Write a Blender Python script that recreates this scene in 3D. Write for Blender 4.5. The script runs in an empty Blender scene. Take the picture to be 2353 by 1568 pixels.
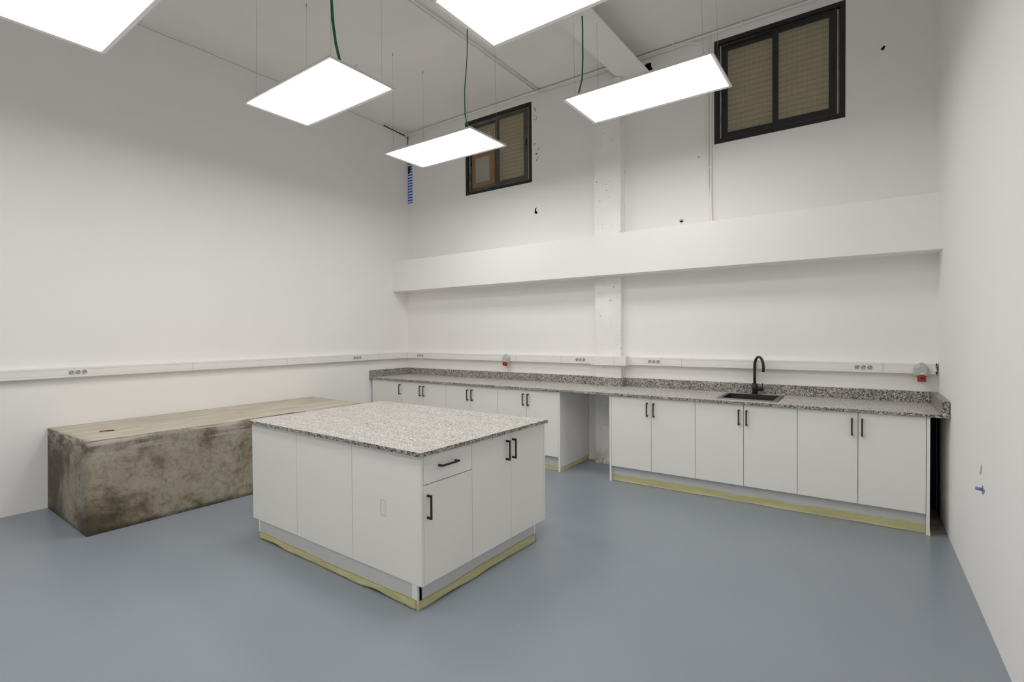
import bpy, bmesh, math, random
from mathutils import Vector, Matrix
random.seed(7)
S = bpy.context.scene
COL = S.collection
PI = math.pi
LA = math.tan(0.0292)      # the left wall is not quite square to the back wall
RA = math.tan(-0.0062)
WD = 6.30                  # room width at the back wall
YU = 0.05                  # upper back wall stands a little deeper than the lower one
ZC = 4.62                  # ceiling height
YF = -7.6                  # wall behind the camera
def lw(y): return LA * y
def rw(y): return WD + RA * y

# ------------------------------------------------------------------ materials
MATS = {}
def nt(name):
    m = bpy.data.materials.new(name); m.use_nodes = True
    t = m.node_tree; b = t.nodes['Principled BSDF']
    MATS[name] = m
    return m, t, b
def N(t, kind, **kw):
    n = t.nodes.new(kind)
    for k, v in kw.items():
        if k in n.inputs: n.inputs[k].default_value = v
        else: setattr(n, k, v)
    return n
def L(t, a, ao, b, bi): t.links.new(a.outputs[ao], b.inputs[bi])
def coord(t, scale=(1, 1, 1), rot=(0, 0, 0)):
    c = N(t, 'ShaderNodeTexCoord'); m = N(t, 'ShaderNodeMapping')
    m.inputs['Scale'].default_value = scale; m.inputs['Rotation'].default_value = rot
    L(t, c, 'Object', m, 'Vector'); return m
def ramp(t, stops, interp='LINEAR'):
    r = N(t, 'ShaderNodeValToRGB'); e = r.color_ramp; e.interpolation = interp
    while len(e.elements) < len(stops): e.elements.new(0.5)
    for el, (p, c) in zip(e.elements, stops):
        el.position = p; el.color = (*c, 1) if len(c) == 3 else c
    return r
def mixc(t, fac, a, b, blend='MIX'):
    m = N(t, 'ShaderNodeMix', data_type='RGBA', blend_type=blend)
    for sock, v in ((0, fac), (6, a), (7, b)):
        if isinstance(v, tuple) and len(v) == 2 and hasattr(v[0], 'outputs'):
            t.links.new(v[0].outputs[v[1]], m.inputs[sock])
        else:
            m.inputs[sock].default_value = v if sock == 0 else ((*v, 1) if len(v) == 3 else v)
    return m
def bump(t, b, src, out, strength, dist=0.01):
    n = N(t, 'ShaderNodeBump'); n.inputs['Strength'].default_value = strength
    n.inputs['Distance'].default_value = dist
    L(t, src, out, n, 'Height'); L(t, n, 'Normal', b, 'Normal')
def plain(name, col, rough=0.5, metal=0, spec=0.5, mottle=0.0, scale=3.0, bumpy=0.0, bscale=120):
    m, t, b = nt(name)
    b.inputs['Base Color'].default_value = (*col, 1); b.inputs['Roughness'].default_value = rough
    b.inputs['Metallic'].default_value = metal; b.inputs['Specular IOR Level'].default_value = spec
    c = coord(t)
    n = N(t, 'ShaderNodeTexNoise', Scale=scale, Detail=5.0); L(t, c, 'Vector', n, 'Vector')
    k = 1 - max(mottle, 0.015)
    r = ramp(t, [(0.3, tuple(x * k for x in col)), (0.7, col)]); L(t, n, 'Fac', r, 'Fac')
    L(t, r, 'Color', b, 'Base Color')
    if bumpy:
        n2 = N(t, 'ShaderNodeTexNoise', Scale=bscale, Detail=3.0); L(t, c, 'Vector', n2, 'Vector')
        bump(t, b, n2, 'Fac', bumpy, 0.002)
    return m

plain('wall_paint', (0.895, 0.882, 0.866), 0.75, spec=0.25, mottle=0.03, scale=1.1, bumpy=0.10, bscale=160)
plain('ceiling_paint', (0.91, 0.896, 0.870), 0.8, spec=0.2, mottle=0.04, scale=1.5, bumpy=0.12, bscale=120)
plain('cabinet_white', (0.87, 0.855, 0.81), 0.42, mottle=0.015, scale=2)
plain('cabinet_edge', (0.88, 0.87, 0.835), 0.45)
plain('toe_board', (0.62, 0.62, 0.62), 0.4, mottle=0.05, scale=4)
plain('black_metal', (0.012, 0.012, 0.013), 0.38)
plain('black_matt', (0.010, 0.010, 0.010), 0.5)
plain('void', (0.004, 0.004, 0.004), 0.95, spec=0.0)
plain('plastic_white', (0.84, 0.825, 0.805), 0.4, mottle=0.01)
plain('socket_white', (0.82, 0.805, 0.78), 0.3)
plain('socket_cup', (0.44, 0.425, 0.40), 0.35)  # greyed to paint in the shadow inside the socket recess; trunking joints share it
plain('plastic_grey', (0.50, 0.50, 0.485), 0.4)
plain('plastic_red', (0.36, 0.022, 0.016), 0.35)
plain('conduit_paint', (0.88, 0.862, 0.832), 0.5, mottle=0.03, scale=8)
plain('frame_white', (0.72, 0.685, 0.665), 0.35)
plain('steel_wire', (0.42, 0.41, 0.39), 0.4, metal=0.6)
plain('green_cable', (0.012, 0.16, 0.065), 0.45, mottle=0.25, scale=20)
plain('alu_grey', (0.10, 0.098, 0.095), 0.33, metal=0.3, mottle=0.4, scale=9)
plain('alu_silver', (0.50, 0.49, 0.47), 0.3, metal=0.7, mottle=0.5, scale=7)
plain('frame_black', (0.014, 0.012, 0.010), 0.45, mottle=0.5, scale=10)
plain('brown_tape', (0.30, 0.185, 0.085), 0.4, mottle=0.3, scale=18)
plain('cardboard', (0.36, 0.35, 0.29), 0.6, mottle=0.06, scale=6)
plain('sink_black', (0.018, 0.017, 0.016), 0.5, bumpy=0.2, bscale=500)
plain('sink_rim', (0.10, 0.098, 0.095), 0.3)
plain('chrome', (0.75, 0.75, 0.75), 0.15, metal=1.0)
plain('mortar', (0.62, 0.60, 0.57), 0.9, mottle=0.15, scale=30, bumpy=0.5, bscale=80)
plain('green_board', (0.018, 0.032, 0.026), 0.85, mottle=0.5, scale=5)
plain('raw_floor', (0.26, 0.24, 0.20), 0.9, mottle=0.4, scale=14, bumpy=0.4)
plain('pencil', (0.42, 0.42, 0.42), 0.7)
plain('blue_plug', (0.24, 0.31, 0.47), 0.5, mottle=0.3, scale=40)
plain('scuff', (0.40, 0.41, 0.42), 0.6)

def floor_mat():
    m, t, b = nt('floor_epoxy')
    c = coord(t)
    n = N(t, 'ShaderNodeTexNoise', Scale=0.9, Detail=4.0); L(t, c, 'Vector', n, 'Vector')
    r = ramp(t, [(0.3, (0.238, 0.272, 0.312)), (0.7, (0.260, 0.294, 0.334))]); L(t, n, 'Fac', r, 'Fac')
    # faint dragged scuffs and specks in the coating
    c2 = coord(t, (1.2, 14, 1), (0, 0, 0.5))
    n2 = N(t, 'ShaderNodeTexNoise', Scale=1.0, Detail=6.0, Roughness=0.7); L(t, c2, 'Vector', n2, 'Vector')
    r2 = ramp(t, [(0.66, (0, 0, 0)), (0.86, (0.07, 0.07, 0.07))]); L(t, n2, 'Fac', r2, 'Fac')
    x = mixc(t, (r2, 'Color'), (r, 'Color'), (0.34, 0.36, 0.38))
    L(t, x, 2, b, 'Base Color')
    n3 = N(t, 'ShaderNodeTexNoise', Scale=3.0, Detail=6.0); L(t, c, 'Vector', n3, 'Vector')
    r3 = ramp(t, [(0.3, (0.29, 0.29, 0.29)), (0.7, (0.34, 0.34, 0.34))]); L(t, n3, 'Fac', r3, 'Fac')
    L(t, r3, 'Color', b, 'Roughness')
    b.inputs['Specular IOR Level'].default_value = 0.5
    bump(t, b, n3, 'Fac', 0.02, 0.01)
floor_mat()

def granite_mat():
    m, t, b = nt('granite')
    c = coord(t)
    v = N(t, 'ShaderNodeTexVoronoi', Scale=170.0); L(t, c, 'Vector', v, 'Vector')
    sep = N(t, 'ShaderNodeSeparateColor'); L(t, v, 'Color', sep, 'Color')
    r = ramp(t, [(0.0, (0.035, 0.034, 0.033)), (0.20, (0.10, 0.097, 0.093)), (0.34, (0.31, 0.30, 0.287)),
                 (0.66, (0.48, 0.46, 0.44)), (0.86, (0.64, 0.62, 0.595))], 'CONSTANT')
    L(t, sep, 0, r, 'Fac')
    n = N(t, 'ShaderNodeTexNoise', Scale=7.0, Detail=6.0); L(t, c, 'Vector', n, 'Vector')
    r2 = ramp(t, [(0.3, (0.86, 0.85, 0.84)), (0.7, (1.06, 1.03, 1.01))]); L(t, n, 'Fac', r2, 'Fac')
    x = mixc(t, 1.0, (r, 'Color'), (r2, 'Color'), 'MULTIPLY')
    L(t, x, 2, b, 'Base Color')
    b.inputs['Roughness'].default_value = 0.42
    return m
granite_mat()

def granite_top_mat():      # slab tops: same granite painted paler for lamp sheen, with dragged, flamed grain
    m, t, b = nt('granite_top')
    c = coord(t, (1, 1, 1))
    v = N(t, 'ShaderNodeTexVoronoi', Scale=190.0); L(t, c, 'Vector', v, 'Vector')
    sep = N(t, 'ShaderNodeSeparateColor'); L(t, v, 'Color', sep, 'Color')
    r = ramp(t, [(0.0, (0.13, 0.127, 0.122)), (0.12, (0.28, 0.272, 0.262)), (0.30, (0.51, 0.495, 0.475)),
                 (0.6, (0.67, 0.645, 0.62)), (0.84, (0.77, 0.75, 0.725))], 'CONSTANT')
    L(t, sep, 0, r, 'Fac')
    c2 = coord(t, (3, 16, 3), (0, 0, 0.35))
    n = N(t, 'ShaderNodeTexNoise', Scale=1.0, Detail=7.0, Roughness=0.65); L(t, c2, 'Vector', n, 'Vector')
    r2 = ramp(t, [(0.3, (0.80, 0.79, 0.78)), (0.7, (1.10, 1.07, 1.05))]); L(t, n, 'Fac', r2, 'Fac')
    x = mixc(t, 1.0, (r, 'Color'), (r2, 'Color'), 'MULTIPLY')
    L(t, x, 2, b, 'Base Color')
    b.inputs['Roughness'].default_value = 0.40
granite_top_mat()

def concrete_mats():
    m, t, b = nt('concrete_side')
    c = coord(t)
    n = N(t, 'ShaderNodeTexNoise', Scale=1.45, Detail=12.0, Roughness=0.68, Distortion=0.35); L(t, c, 'Vector', n, 'Vector')
    r = ramp(t, [(0.40, (0.075, 0.056, 0.032)), (0.47, (0.165, 0.133, 0.088)), (0.53, (0.285, 0.248, 0.190)), (0.68, (0.355, 0.318, 0.255))])
    L(t, n, 'Fac', r, 'Fac')
    # flaky edges of the damp patches
    n2 = N(t, 'ShaderNodeTexNoise', Scale=16.0, Detail=10.0, Roughness=0.75, Distortion=0.9); L(t, c, 'Vector', n2, 'Vector')
    r2 = ramp(t, [(0.42, (0.58, 0.55, 0.50)), (0.50, (1, 1, 1)), (0.64, (1.2, 1.2, 1.21))]); L(t, n2, 'Fac', r2, 'Fac')
    x = mixc(t, 0.6, (r, 'Color'), (r2, 'Color'), 'MULTIPLY')
    # pale trowelled slurry dragged lengthways near the top edge
    c3 = coord(t, (5, 1.3, 14)); n3 = N(t, 'ShaderNodeTexNoise', Scale=1.6, Detail=6.0, Distortion=0.5); L(t, c3, 'Vector', n3, 'Vector')
    g = N(t, 'ShaderNodeTexCoord'); sx = N(t, 'ShaderNodeSeparateXYZ'); L(t, g, 'Object', sx, 'Vector')
    mr = N(t, 'ShaderNodeMapRange'); mr.inputs[1].default_value = 0.50; mr.inputs[2].default_value = 0.70; L(t, sx, 'Z', mr, 0)
    mu = N(t, 'ShaderNodeMath', operation='MULTIPLY'); L(t, mr, 0, mu, 0)
    r3 = ramp(t, [(0.50, (0, 0, 0)), (0.58, (0.75, 0.75, 0.75))]); L(t, n3, 'Fac', r3, 'Fac'); L(t, r3, 'Color', mu, 1)
    y = mixc(t, (mu, 0), (x, 2), (0.46, 0.445, 0.415))
    L(t, y, 2, b, 'Base Color'); b.inputs['Roughness'].default_value = 0.6
    bump(t, b, n2, 'Fac', 0.25, 0.01)
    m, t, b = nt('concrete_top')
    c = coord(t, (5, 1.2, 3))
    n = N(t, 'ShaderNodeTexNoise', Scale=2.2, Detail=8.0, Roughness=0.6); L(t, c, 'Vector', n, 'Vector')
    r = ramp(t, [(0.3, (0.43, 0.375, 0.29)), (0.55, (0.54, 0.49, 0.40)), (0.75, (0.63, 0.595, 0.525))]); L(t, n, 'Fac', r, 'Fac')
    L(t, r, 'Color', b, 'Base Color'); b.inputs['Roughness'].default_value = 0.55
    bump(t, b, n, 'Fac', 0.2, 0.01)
    # white-painted pier of board-marked concrete, full of air holes, bare at the foot
    m, t, b = nt('column_paint')
    c = coord(t)
    v = N(t, 'ShaderNodeTexVoronoi', Scale=24.0); L(t, c, 'Vector', v, 'Vector')
    s = N(t, 'ShaderNodeSeparateColor'); L(t, v, 'Color', s, 'Color')
    th = N(t, 'ShaderNodeMath', operation='MULTIPLY'); th.inputs[1].default_value = 0.18; L(t, s, 0, th, 0)
    pw = N(t, 'ShaderNodeMath', operation='POWER'); pw.inputs[1].default_value = 3.0; L(t, s, 1, pw, 0)
    mm = N(t, 'ShaderNodeMath', operation='MULTIPLY'); L(t, th, 0, mm, 0); L(t, pw, 0, mm, 1)
    lt = N(t, 'ShaderNodeMath', operation='LESS_THAN'); L(t, v, 'Distance', lt, 0); L(t, mm, 0, lt, 1)
    n = N(t, 'ShaderNodeTexNoise', Scale=5.0, Detail=6.0); L(t, c, 'Vector', n, 'Vector')
    r = ramp(t, [(0.3, (0.85, 0.836, 0.815)), (0.7, (0.90, 0.885, 0.866))]); L(t, n, 'Fac', r, 'Fac')
    x = mixc(t, (lt, 0), (r, 'Color'), (0.16, 0.14, 0.12))
    g = N(t, 'ShaderNodeTexCoord'); sx = N(t, 'ShaderNodeSeparateXYZ'); L(t, g, 'Object', sx, 'Vector')
    ad = N(t, 'ShaderNodeMath', operation='MULTIPLY_ADD'); ad.inputs[1].default_value = 0.35; L(t, n, 'Fac', ad, 0)
    sb = N(t, 'ShaderNodeMath', operation='SUBTRACT'); sb.inputs[0].default_value = 0.0; L(t, sx, 'Z', sb, 1); L(t, sb, 0, ad, 2)
    r4 = ramp(t, [(0.0, (0, 0, 0)), (0.14, (0.85, 0.85, 0.85))]); L(t, ad, 0, r4, 'Fac')
    n5 = N(t, 'ShaderNodeTexNoise', Scale=45.0, Detail=4.0); L(t, c, 'Vector', n5, 'Vector')
    r5 = ramp(t, [(0.38, (0.24, 0.20, 0.155)), (0.52, (0.50, 0.46, 0.40)), (0.7, (0.56, 0.53, 0.48))]); L(t, n5, 'Fac', r5, 'Fac')
    y = mixc(t, (r4, 'Color'), (x, 2), (r5, 'Color'))
    L(t, y, 2, b, 'Base Color'); b.inputs['Roughness'].default_value = 0.75
    n2 = N(t, 'ShaderNodeTexNoise', Scale=30.0, Detail=5.0); L(t, c, 'Vector', n2, 'Vector')
    bump(t, b, n2, 'Fac', 0.25, 0.006)
concrete_mats()

def tape_mat():
    m, t, b = nt('masking_tape')
    c = coord(t, (3, 3, 12)); n = N(t, 'ShaderNodeTexNoise', Scale=3.0, Detail=5.0, Distortion=0.6); L(t, c, 'Vector', n, 'Vector')
    r = ramp(t, [(0.3, (0.88, 0.84, 0.48)), (0.7, (0.95, 0.92, 0.62))]); L(t, n, 'Fac', r, 'Fac')
    L(t, r, 'Color', b, 'Base Color'); b.inputs['Roughness'].default_value = 0.5
    bump(t, b, n, 'Fac', 0.5, 0.01)
tape_mat()

def check_mat():
    m, t, b = nt('blue_check')
    c = coord(t)
    w = N(t, 'ShaderNodeTexWave', wave_type='BANDS', bands_direction='Z', Scale=7.3, Distortion=0.3); L(t, c, 'Vector', w, 'Vector')
    w2 = N(t, 'ShaderNodeTexWave', wave_type='BANDS', bands_direction='X', Scale=9.0); L(t, c, 'Vector', w2, 'Vector')
    r = ramp(t, [(0.36, (0.015, 0.06, 0.50)), (0.48, (0.80, 0.87, 0.98))]); L(t, w, 'Fac', r, 'Fac')
    r2 = ramp(t, [(0.4, (0.62, 0.7, 0.95)), (0.6, (1, 1, 1))]); L(t, w2, 'Fac', r2, 'Fac')
    x = mixc(t, 1.0, (r, 'Color'), (r2, 'Color'), 'MULTIPLY')
    L(t, x, 2, b, 'Base Color'); b.inputs['Roughness'].default_value = 0.35
check_mat()

def shutter_mat():
    m, t, b = nt('shutter_paint')
    c = coord(t)
    w = N(t, 'ShaderNodeTexWave', wave_type='BANDS', bands_direction='X', Scale=7.4); L(t, c, 'Vector', w, 'Vector')
    r = ramp(t, [(0.02, (0.72, 0.67, 0.52)), (0.12, (0.93, 0.88, 0.70))]); L(t, w, 'Fac', r, 'Fac')
    L(t, r, 'Color', b, 'Base Color'); b.inputs['Roughness'].default_value = 0.5
shutter_mat()

def glass_mat():
    m, t, b = nt('bronze_glass')
    out = t.nodes['Material Output']; t.nodes.remove(b)
    tr = N(t, 'ShaderNodeBsdfTransparent'); tr.inputs['Color'].default_value = (0.93, 0.89, 0.78, 1)
    gl = N(t, 'ShaderNodeBsdfGlossy'); gl.inputs['Roughness'].default_value = 0.12; gl.inputs['Color'].default_value = (0.9, 0.88, 0.82, 1)
    df = N(t, 'ShaderNodeBsdfDiffuse'); df.inputs['Color'].default_value = (0.47, 0.435, 0.33, 1)
    c = coord(t); n = N(t, 'ShaderNodeTexNoise', Scale=4.0, Detail=5.0); L(t, c, 'Vector', n, 'Vector')
    r = ramp(t, [(0.3, (0.30, 0.30, 0.30)), (0.7, (0.38, 0.38, 0.38))]); L(t, n, 'Fac', r, 'Fac')
    m1 = N(t, 'ShaderNodeMixShader'); L(t, r, 'Color', m1, 0); L(t, tr, 0, m1, 1); L(t, df, 0, m1, 2)
    m2 = N(t, 'ShaderNodeMixShader'); m2.inputs[0].default_value = 0.05; L(t, m1, 0, m2, 1); L(t, gl, 0, m2, 2)
    L(t, m2, 0, out, 'Surface')
glass_mat()

EMIT = 7.2
def emit_mat():
    m, t, b = nt('lamp_diffuser')
    b.inputs['Base Color'].default_value = (0.9, 0.9, 0.9, 1)
    b.inputs['Emission Color'].default_value = (1.0, 0.985, 0.955, 1)
    b.inputs['Emission Strength'].default_value = EMIT
emit_mat()

# ------------------------------------------------------------------ mesh tools
class MB:
    def __init__(self, M=None): self.bm = bmesh.new(); self.M = M
    def box(self, x0, x1, y0, y1, z0, z1, mi=0, bev=0.0):
        r = bmesh.ops.create_cube(self.bm, size=1)
        vs = r['verts']
        bmesh.ops.scale(self.bm, vec=(x1 - x0, y1 - y0, z1 - z0), verts=vs)
        bmesh.ops.translate(self.bm, vec=((x0 + x1) / 2, (y0 + y1) / 2, (z0 + z1) / 2), verts=vs)
        fs = {f for v in vs for f in v.link_faces}
        for f in fs: f.material_index = mi
        if bev:
            es = list({e for v in vs for e in v.link_edges})
            bmesh.ops.bevel(self.bm, geom=es, offset=bev, segments=2, affect='EDGES', profile=0.5)
        return self
    def hexa(self, bot, top, mi=0, mtop=None):
        vb = [self.bm.verts.new(p) for p in bot]; vt = [self.bm.verts.new(p) for p in top]
        n = len(vb)
        fs = [self.bm.faces.new(vb[::-1])]
        ft = self.bm.faces.new(vt)
        for i in range(n): fs.append(self.bm.faces.new((vb[i], vb[(i + 1) % n], vt[(i + 1) % n], vt[i])))
        for f in fs: f.material_index = mi
        ft.material_index = mi if mtop is None else mtop
        return self
    def cyl(self, p0, p1, r, seg=16, r2=None, cap=True, mi=0):
        p0, p1 = Vector(p0), Vector(p1); d = p1 - p0
        q = Vector((0, 0, 1)).rotation_difference(d.normalized()).to_matrix().to_4x4()
        M = Matrix.Translation((p0 + p1) / 2) @ q
        k = bmesh.ops.create_cone(self.bm, cap_ends=cap, segments=seg, radius1=r, radius2=r if r2 is None else r2, depth=d.length, matrix=M)
        for v in k['verts']:
            for f in v.link_faces: f.material_index = mi; f.smooth = len(f.verts) == 4
        return self
    def tube(self, pts, r, seg=10, mi=0):
        pts = [Vector(p) for p in pts]; rings = []
        up = Vector((0.13, 0.31, 0.94)).normalized()
        for i, p in enumerate(pts):
            a = pts[max(i - 1, 0)]; b = pts[min(i + 1, len(pts) - 1)]
            d = (b - a).normalized()
            u = d.cross(up)
            if u.length < 0.05: u = d.cross(Vector((1, 0, 0)))
            u.normalize(); w = d.cross(u).normalized()
            rr = r[i] if isinstance(r, (list, tuple)) else r
            rings.append([self.bm.verts.new(p + (u * math.cos(2 * PI * k / seg) + w * math.sin(2 * PI * k / seg)) * rr) for k in range(seg)])
        for i in range(len(rings) - 1):
            for k in range(seg):
                f = self.bm.faces.new((rings[i][k], rings[i][(k + 1) % seg], rings[i + 1][(k + 1) % seg], rings[i + 1][k]))
                f.smooth = True; f.material_index = mi
        self.bm.faces.new(rings[0][::-1]).material_index = mi; self.bm.faces.new(rings[-1]).material_index = mi
        return self
    def prism(self, prof, axis, a, b, sa=None, sb=None):
        """extrude a profile of (d, z) along x ('x') or y ('y'); sa/sb(d) give the end position for mitres"""
        def P(d, z, s): return (s, -d, z) if axis == 'x' else (d, s, z)
        va = [self.bm.verts.new(P(d, z, sa(d) if sa else a)) for d, z in prof]
        vb = [self.bm.verts.new(P(d, z, sb(d) if sb else b)) for d, z in prof]
        n = len(prof)
        for i in range(n): self.bm.faces.new((va[i], va[(i + 1) % n], vb[(i + 1) % n], vb[i]))
        self.bm.faces.new(va); self.bm.faces.new(vb)
        return self
    def map(self, fn):
        for v in self.bm.verts: v.co = Vector(fn(*v.co))
        return self
    def build(self, name, mats, parent=None, loc=(0, 0, 0)):
        bmesh.ops.recalc_face_normals(self.bm, faces=self.bm.faces)
        if self.M: bmesh.ops.transform(self.bm, matrix=self.M, verts=self.bm.verts)
        off = Vector(loc)
        if parent is not None:
            off = Vector((0, 0, 0)); q = parent
            while q is not None: off += q.location; q = q.parent
        elif tuple(loc) == (0, 0, 0):
            off = Vector((0, 0, 0))
        bmesh.ops.translate(self.bm, vec=-off, verts=self.bm.verts)
        me = bpy.data.meshes.new(name); self.bm.to_mesh(me); self.bm.free()
        if isinstance(mats, str): mats = [mats]
        for k in mats: me.materials.append(MATS[k])
        o = bpy.data.objects.new(name, me); COL.objects.link(o)
        if parent is not None: o.parent = parent
        else: o.location = off
        return o
def tag(o, label, cat, group=None):
    o['label'] = label; o['category'] = cat
    if group: o['group'] = group
    return o
def struct(o, label, cat='wall'):
    o['kind'] = 'structure'; o['label'] = label; o['category'] = cat
    return o
def thing(name, label, cat, loc, group=None):
    o = bpy.data.objects.new(name, None); o.empty_display_size = 0.05; COL.objects.link(o)
    o.location = loc; tag(o, label, cat, group); return o
def kids(o): return [c for c in list(COL.objects) if c.parent == o]
def dup(o, loc, label=None):
    c = o.copy(); COL.objects.link(c); c.location = loc
    if label: c['label'] = label
    for k in kids(o):
        d = k.copy(); COL.objects.link(d); d.parent = c
        for g in kids(k):
            e = g.copy(); COL.objects.link(e); e.parent = d
    return c

# ------------------------------------------------------------------ the setting
fl = MB().box(-0.9, 7.0, YF - 0.2, 0.35, -0.12, 0.0).build('floor', 'floor_epoxy')
struct(fl, 'blue-grey glossy epoxy floor', 'floor')
MB().hexa([(6.196, -0.655, 0.0), (6.30, -0.60, 0.0), (6.30, 0.0, 0.0), (6.196, 0.0, 0.0)],
          [(6.196, -0.655, 0.004), (6.30, -0.60, 0.004), (6.30, 0.0, 0.004), (6.196, 0.0, 0.004)]).build('bare_concrete_strip', 'raw_floor', fl)
m = MB()      # a few scratches and crumbs on the coating
for (x, y, a, n_) in ((4.34, -3.34, 0.2, 0.012), (1.355, -4.2, 0.6, 0.026)):
    c_, s_ = math.cos(a) * n_ / 2, math.sin(a) * n_ / 2
    w_ = 0.003 if n_ > 0.1 else 0.006
    m.hexa([(x - c_ - s_ * 0.03, y - s_, 0), (x + c_, y + s_, 0), (x + c_ - w_, y + s_ + w_, 0), (x - c_ - w_, y - s_ + w_, 0)],
           [(x - c_ - s_ * 0.03, y - s_, 0.0008), (x + c_, y + s_, 0.0008), (x + c_ - w_, y + s_ + w_, 0.0008), (x - c_ - w_, y - s_ + w_, 0.0008)])
m.build('crumb', 'scuff', fl)

ce = MB().box(-0.9, 7.0, YF - 0.2, 0.35, ZC, ZC + 0.2).build('ceiling', 'ceiling_paint')
struct(ce, 'matt off-white plastered ceiling', 'ceiling')

wl = MB().hexa([(lw(YF) - 0.25, YF, 0), (lw(YF), YF, 0), (lw(0.35), 0.35, 0), (lw(0.35) - 0.25, 0.35, 0)],
               [(lw(YF) - 0.25, YF, ZC), (lw(YF), YF, ZC), (lw(0.35), 0.35, ZC), (lw(0.35) - 0.25, 0.35, ZC)]).build('wall_left', 'wall_paint')
struct(wl, 'smooth white left wall')
wr = MB().hexa([(rw(YF), YF, 0), (rw(YF) + 0.25, YF, 0), (rw(0.35) + 0.25, 0.35, 0), (rw(0.35), 0.35, 0)],
               [(rw(YF), YF, ZC), (rw(YF) + 0.25, YF, ZC), (rw(0.35) + 0.25, 0.35, ZC), (rw(0.35), 0.35, ZC)]).build('wall_right', 'wall_paint')
struct(wr, 'smooth white right wall')
MB().hexa([(rw(0) - 0.004, -0.20, 0.004), (rw(0), -0.20, 0.004), (rw(0), 0, 0.004), (rw(0) - 0.004, 0, 0.004)],
          [(rw(0) - 0.004, -0.15, 0.874), (rw(0), -0.15, 0.874), (rw(0), 0, 0.874), (rw(0) - 0.004, 0, 0.874)]).build('bare_plasterboard', 'green_board', wr)
m = MB()
m.hexa([(6.304, -1.818, 0.735), (6.315, -1.818, 0.735), (6.315, -1.806, 0.738), (6.304, -1.806, 0.738)],
       [(6.308, -1.834, 0.79), (6.315, -1.834, 0.79), (6.315, -1.828, 0.792), (6.308, -1.828, 0.792)])
m.build('plaster_gouge', 'mortar', wr)
wf = MB().box(-1.0, 7.0, YF - 0.25, YF, 0, ZC).build('wall_front', 'wall_paint')
struct(wf, 'white wall behind the viewer')

# window openings (x0, x1, z0, z1)
W1 = (1.163, 2.274, 3.467, 4.500)
W2 = (4.518, 5.651, 3.455, 4.510)
m = MB().box(-0.25, 6.55, 0.0, 0.32, 0, 2.40)
yb = 0.32
m.box(-0.25, W1[0], YU, yb, 2.40, ZC); m.box(W1[1], W2[0], YU, yb, 2.40, ZC); m.box(W2[1], 6.55, YU, yb, 2.40, ZC)
for w in (W1, W2):
    m.box(w[0], w[1], YU, yb, 2.40, w[2]); m.box(w[0], w[1], YU, yb, w[3], ZC)
wb = m.build('wall_back', 'wall_paint'); struct(wb, 'white back wall with two high windows')
def blot(parent, name, mat, pts, y, th=0.003):
    b = MB(); b.hexa([(x, y + 0.002, z) for x, z in pts], [(x, y - th, z) for x, z in pts]); return b.build(name, mat, parent)
blot(wb, 'drilled_hole', 'void', [(5.914 + dx, 3.985 + dz) for dx, dz in ((0.0, -.012), (0.012, -.016), (.022, -.004), (.028, .012), (.018, .022), (.008, .010), (-.004, .002))], YU)
blot(wb, 'drilled_hole', 'void', [(2.322 + dx, 3.08 + dz) for dx, dz in ((.0, -.03), (.030, -.032), (.028, .004), (.010, -.004), (.012, .03), (.030, .045), (.0, .04), (-.01, .0))], YU)
pts = [(4.180 + 0.026 * math.cos(a) * (1 + .25 * math.sin(3 * a)), 2.710 + 0.022 * math.sin(a)) for a in [k * PI / 7 for k in range(14)]]
blot(wb, 'plaster_patch', 'mortar', pts, YU, 0.004)
pts = [(4.180 + 0.014 * math.cos(a), 2.706 + 0.013 * math.sin(a) * (1 + .3 * math.cos(2 * a))) for a in [k * PI / 6 for k in range(12)]]
blot(wb, 'drilled_hole', 'void', pts, YU, 0.0055)
for (x, z, r) in ((4.36, 3.36, .006), (3.44, 4.30, .009), (3.49, 4.21, .006), (3.52, 4.15, .007)):
    blot(wb, 'air_hole', 'void', [(x + r * math.cos(k * PI / 4), z + r * math.sin(k * PI / 4)) for k in range(8)], YU, 0.002)
blot(wb, 'bare_masonry', 'green_board', [(6.197, 0.005), (6.293, 0.005), (6.293, 0.873), (6.197, 0.873)], 0.0, 0.004)
# chipped plaster beside the left window
m = MB()
for k in range(26):
    z = random.choice((4.36, 4.28, 3.95, 3.86, 3.78, 3.72)) + random.uniform(-.05, .05); x = 2.335 + random.uniform(-.03, .05); r = random.uniform(.004, .013)
    pp = [(x + r * math.cos(a) * random.uniform(.5, 1.3), z + r * 1.2 * math.sin(a) * random.uniform(.5, 1.3)) for a in [q * PI / 3.5 for q in range(7)]]
    m.hexa([(px, YU + .002, pz) for px, pz in pp], [(px, YU - .0015, pz) for px, pz in pp])
m.build('chipped_plaster', 'pencil', wb)
# joint along the top of the left wall
m = MB()
seg = [(lw(y), y, 4.600 - (0.028 * max(0, (y + 1.2) / 1.2)) + random.uniform(-.004, .004)) for y in [-4.6 + k * 0.16 for k in range(30)]]
m.tube(seg, 0.0028, 5)
m.build('ceiling_joint', 'pencil', wl)
m = MB(); m.tube([(0.003, -0.42, 4.585), (0.004, -0.25, 4.575), (0.006, -0.02, 4.560), (0.012, 0.045, 4.556)], 0.006, 5); m.tube([(0.014, 0.046, 4.556), (0.010, 0.046, 4.50), (0.008, 0.046, 4.42)], 0.005, 5)
m.build('open_crack', 'void', wl)

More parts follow.
